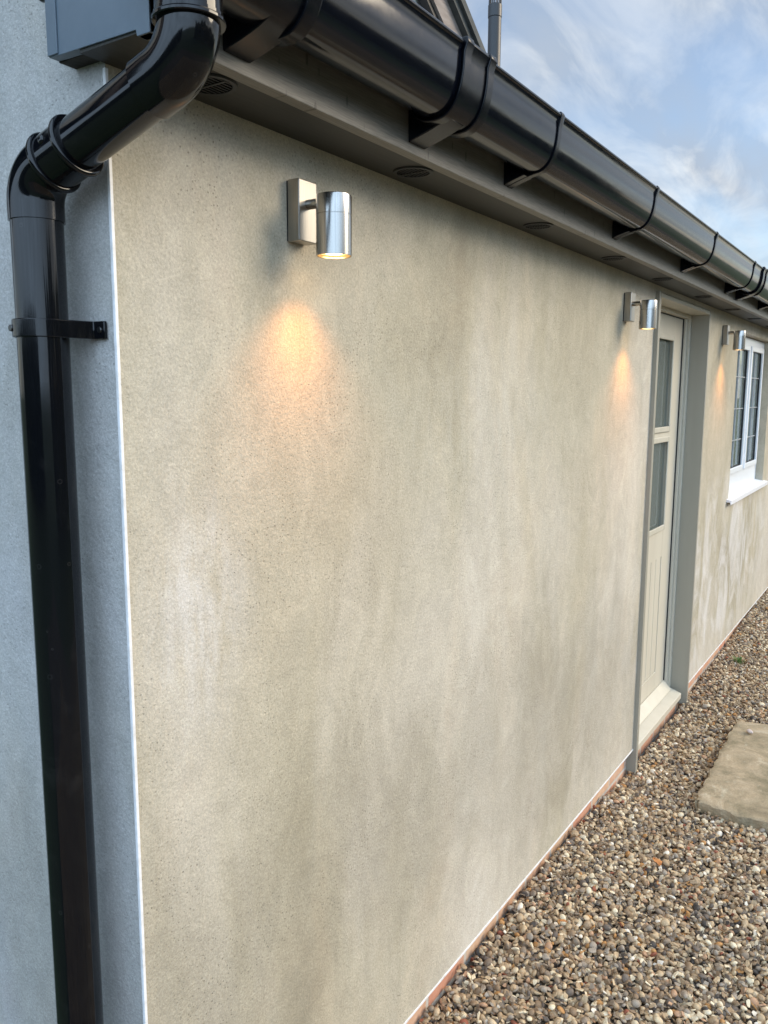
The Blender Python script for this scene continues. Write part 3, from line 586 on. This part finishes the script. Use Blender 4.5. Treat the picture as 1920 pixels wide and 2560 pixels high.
# ---------------------------------------------------------------- wall lamps
def lamp():
    r = empty('wall_lamp', (0, 0, 0), 'x', 'wall lamp', 'brushed steel wall lamps')
    obj('back_plate', B((-.026, .026, -.030, -.003, -.054, .054)), MAT['plate'], r, bevel=.002)
    obj('gasket', B((-.0245, .0245, -.003, .0, -.0525, .0525)), MAT['seal'], r)
    bm = bmesh.new(); n = 24
    def disc(y, rad): return [bm.verts.new((0 + rad*math.cos(2*math.pi*k/n), y, .012 + rad*math.sin(2*math.pi*k/n))) for k in range(n)]
    rs = [disc(-.029, .0088), disc(-.060, .0088)]
    for k in range(n): bm.faces.new((rs[0][k], rs[0][(k+1)%n], rs[1][(k+1)%n], rs[1][k]))
    obj('arm', bm, MAT['steel'], r, auto=30)
    cy = -.088; bm = bmesh.new()
    lathe(bm, [(0, .0215), (.029, .0215), (.0315, .0205), (.032, .019), (.032, -.0122), (.0312, -.0126), (.0312, -.0138), (.032, -.0142), (.032, -.0828), (.0312, -.0835), (.0300, -.083), (.0300, -.062)], (0, cy, 0), 64)
    obj('shade', bm, MAT['steel'], r, auto=30)
    bm = bmesh.new(); lathe(bm, [(.0300, -.0775), (.0240, -.0790), (.0200, -.0770)], (0, cy, 0), 40); b = obj('bulb', bm, MAT['reflector'], r, auto=40)
    bm = bmesh.new(); lathe(bm, [(.0200, -.0770), (.014, -.0795), (0, -.0803)], (0, cy, 0), 40); obj('lit_face', bm, MAT['bulb'], b, smooth=True)
    li = bpy.data.lights.new('bulb_light', 'SPOT'); li.energy = 5.6; li.color = (1.0, .36, .06); li.spot_size = math.radians(112); li.spot_blend = 1; li.shadow_soft_size = .024
    lo = bpy.data.objects.new('bulb_light', li); COL.objects.link(lo); lo.location = (0, cy, -.0850); lo.parent = r
    return r
l0 = lamp(); ZL = G + .323
for i, (x, lab) in enumerate(((.414, 'large near steel wall lamp on the blank wall, closest to the downpipe'), (2.395, 'steel wall lamp just before the cream door, middle of the three'), (4.20, 'smallest far steel wall lamp between the door and the white window'))):
    o = l0 if i == 0 else copy_tree(l0)
    o.location = (x, 0, ZL); o['label'] = lab

# ---------------------------------------------------------------- flue
fl = empty('flue_pipe', (5.27, 2.0, G + 1.5), 'tall dark round flue pipe rising above the roof', 'flue')
def Fl(o): o.parent = fl; o.matrix_parent_inverse = Matrix.Translation((-5.27, -2.0, -G - 1.5)); return o
bm = bmesh.new(); lathe(bm, [(.050, 1.3), (.050, 2.815), (.053, 2.82), (.053, 2.905), (.046, 2.91), (0, 2.91)], (5.27, 2.0, G), 32); Fl(obj('pipe', bm, MAT['flue'], auto=30))
bm = bmesh.new()
for k in range(10):
    t = 2*math.pi*k/10; x, y = 5.27 + .045*math.cos(t), 2 + .045*math.sin(t); tube(bm, [(x, y, G + 2.905), (x, y, G + 2.99)], .005, 8)
lathe(bm, [(0, 2.98), (.055, 2.985), (.055, 3.005), (0, 3.02)], (5.27, 2.0, G), 32); Fl(obj('cage', bm, MAT['flue'], auto=30))

# ---------------------------------------------------------------- slab
def slab():
    nx, ny = 60, 40; bm = bmesh.new(); c = [(2.545, -.335), (3.555, -.315), (3.60, -.95), (2.505, -.96)]; top = {}
    def pt(u, v):
        a_ = Vector(c[0]).lerp(Vector(c[1]), u); b_ = Vector(c[3]).lerp(Vector(c[2]), u); return a_.lerp(b_, v)
    def wob(x, y): return .007*math.sin(x*31+1)*math.sin(y*27+2) + .004*math.sin(x*77+y*53)
    g = [[None]*(ny+1) for _ in range(nx+1)]; lo = {}
    for i in range(nx+1):
        for j in range(ny+1):
            p = pt(i/nx, j/ny); e = min(i/nx*1.03, (1-i/nx)*1.03, j/ny*.63, (1-j/ny)*.63); cc = min(i/nx*1.03, 1) + min(j/ny*.63, 1)
            x, y = p; 
            if i in (0, nx): x += wob(x, y) * (1 if i == 0 else -1)
            if j in (0, ny): y += wob(y, x)
            if i == 0 and j == 0: x += .012; y -= .012
            z = .040 + .0022*math.sin(x*19)*math.cos(y*23) + .0012*math.sin(x*60+y*41) - (.004 if e < .004 else 0) 
            g[i][j] = bm.verts.new((x, y, z))
    for i in range(nx):
        for j in range(ny): bm.faces.new((g[i][j], g[i][j+1], g[i+1][j+1], g[i+1][j]))
    ring = [g[i][0] for i in range(nx)] + [g[nx][j] for j in range(ny)] + [g[i][ny] for i in range(nx, 0, -1)] + [g[0][j] for j in range(ny, 0, -1)]
    prev = ring
    for dz, sh in ((.0025, .0025), (.022, .004), (.05, -.004)):
        nr = []
        for k, v in enumerate(ring):
            d = Vector((v.co.x - 3.05, v.co.y + .64, 0)).normalized(); nr.append(bm.verts.new(v.co + d*(sh + .003*math.sin(k*1.3+dz*90)) - Vector((0, 0, dz))))
        for k in range(len(ring)): bm.faces.new((prev[k], prev[(k+1)%len(ring)], nr[(k+1)%len(ring)], nr[k]))
        prev = nr
    return bm
o = obj('paving_slab', slab(), MAT['slab'], smooth=False, auto=28); tag(o, 'worn buff sandstone paving slab lying on the gravel', 'paving slab')
# small things on the gravel
def pebble_thing(name, x, y, z, s, mat, label, cat, seed):
    bm = bmesh.new(); bmesh.ops.create_icosphere(bm, subdivisions=3, radius=1); r = random.Random(seed)
    for v in bm.verts: v.co = Vector((v.co.x*s[0]*(1+.1*math.sin(v.co.y*4+seed)), v.co.y*s[1], v.co.z*s[2]*(1+.1*math.sin(v.co.x*5))))
    o = obj(name, bm, mat, smooth=True); o.location = (x, y, z); o.rotation_euler = (0, 0, r.uniform(0, 3)); return tag(o, label, cat)
mp_ = M('pale_pebble', (.62,.56,.50), .6).m; mp_2 = M('pink_pebble', (.55,.45,.40), .6).m
pebble_thing('pebble', 3.40, -.40, .050, (.020,.013,.009), mp_2, 'pale pink flat pebble lying on the far edge of the sandstone slab', 'pebble', 3)
def leaf_at(x, y, z, s, lab, rz):
    bm = bmesh.new(); n = 9; top = []
    for i in range(n):
        t = i/(n-1); w = .32*math.sin(math.pi*t)**.8*(1 + .15*math.sin(t*20)); top.append([bm.verts.new(((t-.5)*s, k*w*s, .12*s*abs(k)**1.5 + .06*s*math.sin(t*5) + .0)) for k in (-1, -.5, 0, .5, 1)])
    for i in range(n-1):
        for k in range(4): bm.faces.new((top[i][k], top[i+1][k], top[i+1][k+1], top[i][k+1]))
    o = obj('fallen_leaf', bm, MAT['leaf'], smooth=True); o.location = (x, y, z); o.rotation_euler = (.2, -.15, rz); sd = o.modifiers.new('thick', 'SOLIDIFY'); sd.thickness = .0006
    return tag(o, lab, 'leaf')
leaf_at(2.03, -.32, .024, .050, 'curled orange dead leaf on the gravel, near corner of the stone slab', .7)
leaf_at(1.50, -.17, .040, .026, 'tiny bright orange leaf scrap on the gravel closest to the brick base', 1.9)
bm = bmesh.new(); r = random.Random(5)
for k in range(60):
    t = r.uniform(0, 6.28); q = r.uniform(0, .05); h = r.uniform(.012, .035); b = Vector((math.cos(t)*q, math.sin(t)*q*.7, 0)); d = Vector((math.cos(t), math.sin(t), 0))*r.uniform(.004, .02); s = Vector((-math.sin(t), math.cos(t), 0))*r.uniform(.0015, .004)
    v = [bm.verts.new(p) for p in (b - s*.5, b + s*.5, b + d*.5 + s + Vector((0,0,h*.7)), b + d + Vector((0,0,h)), b + d*.5 - s + Vector((0,0,h*.7)))]; bm.faces.new(v)
o = obj('weed', bm, MAT['weed']); o.location = (4.62, -.13, .010); tag(o, 'small green weed tuft growing in the gravel below the window', 'weed')

# ---------------------------------------------------------------- garden hedge opposite the house (mirrored in the gloss plastic and panes)
def hedge(x0, x1, y0, y1, h, lab):
    n = 16000; me = bpy.data.meshes.new('hedge'); c = np.stack([rng.uniform(x0, x1, n), rng.uniform(y0, y1, n), rng.beta(1.2, 1, n)*h], 1)
    c[:, 2] += .35*np.sin(c[:, 0]*.9)*c[:, 2]/h + .2*np.sin(c[:, 0]*3.1)*c[:, 2]/h
    d = rng.normal(size=(n, 3)); d /= np.linalg.norm(d, axis=1)[:, None]; e = np.cross(d, rng.normal(size=(n, 3))); e /= np.linalg.norm(e, axis=1)[:, None]; s = .16
    v = np.stack([c - d*s, c + e*s*.6, c + d*s, c - e*s*.6], 1).reshape(-1, 3); me.from_pydata(v.tolist(), [], np.arange(4*n).reshape(-1, 4).tolist())
    o = link('hedge', me, MAT['hedge']); return tag(o, lab, 'hedge')
hedge(-3.5, 26, -11.5, -9.5, 3.2, 'long dark green garden hedge opposite the house front')
hedge(-15, -12, -7.5, 16, 2.6, 'tall dark green garden hedge beyond the side wall')
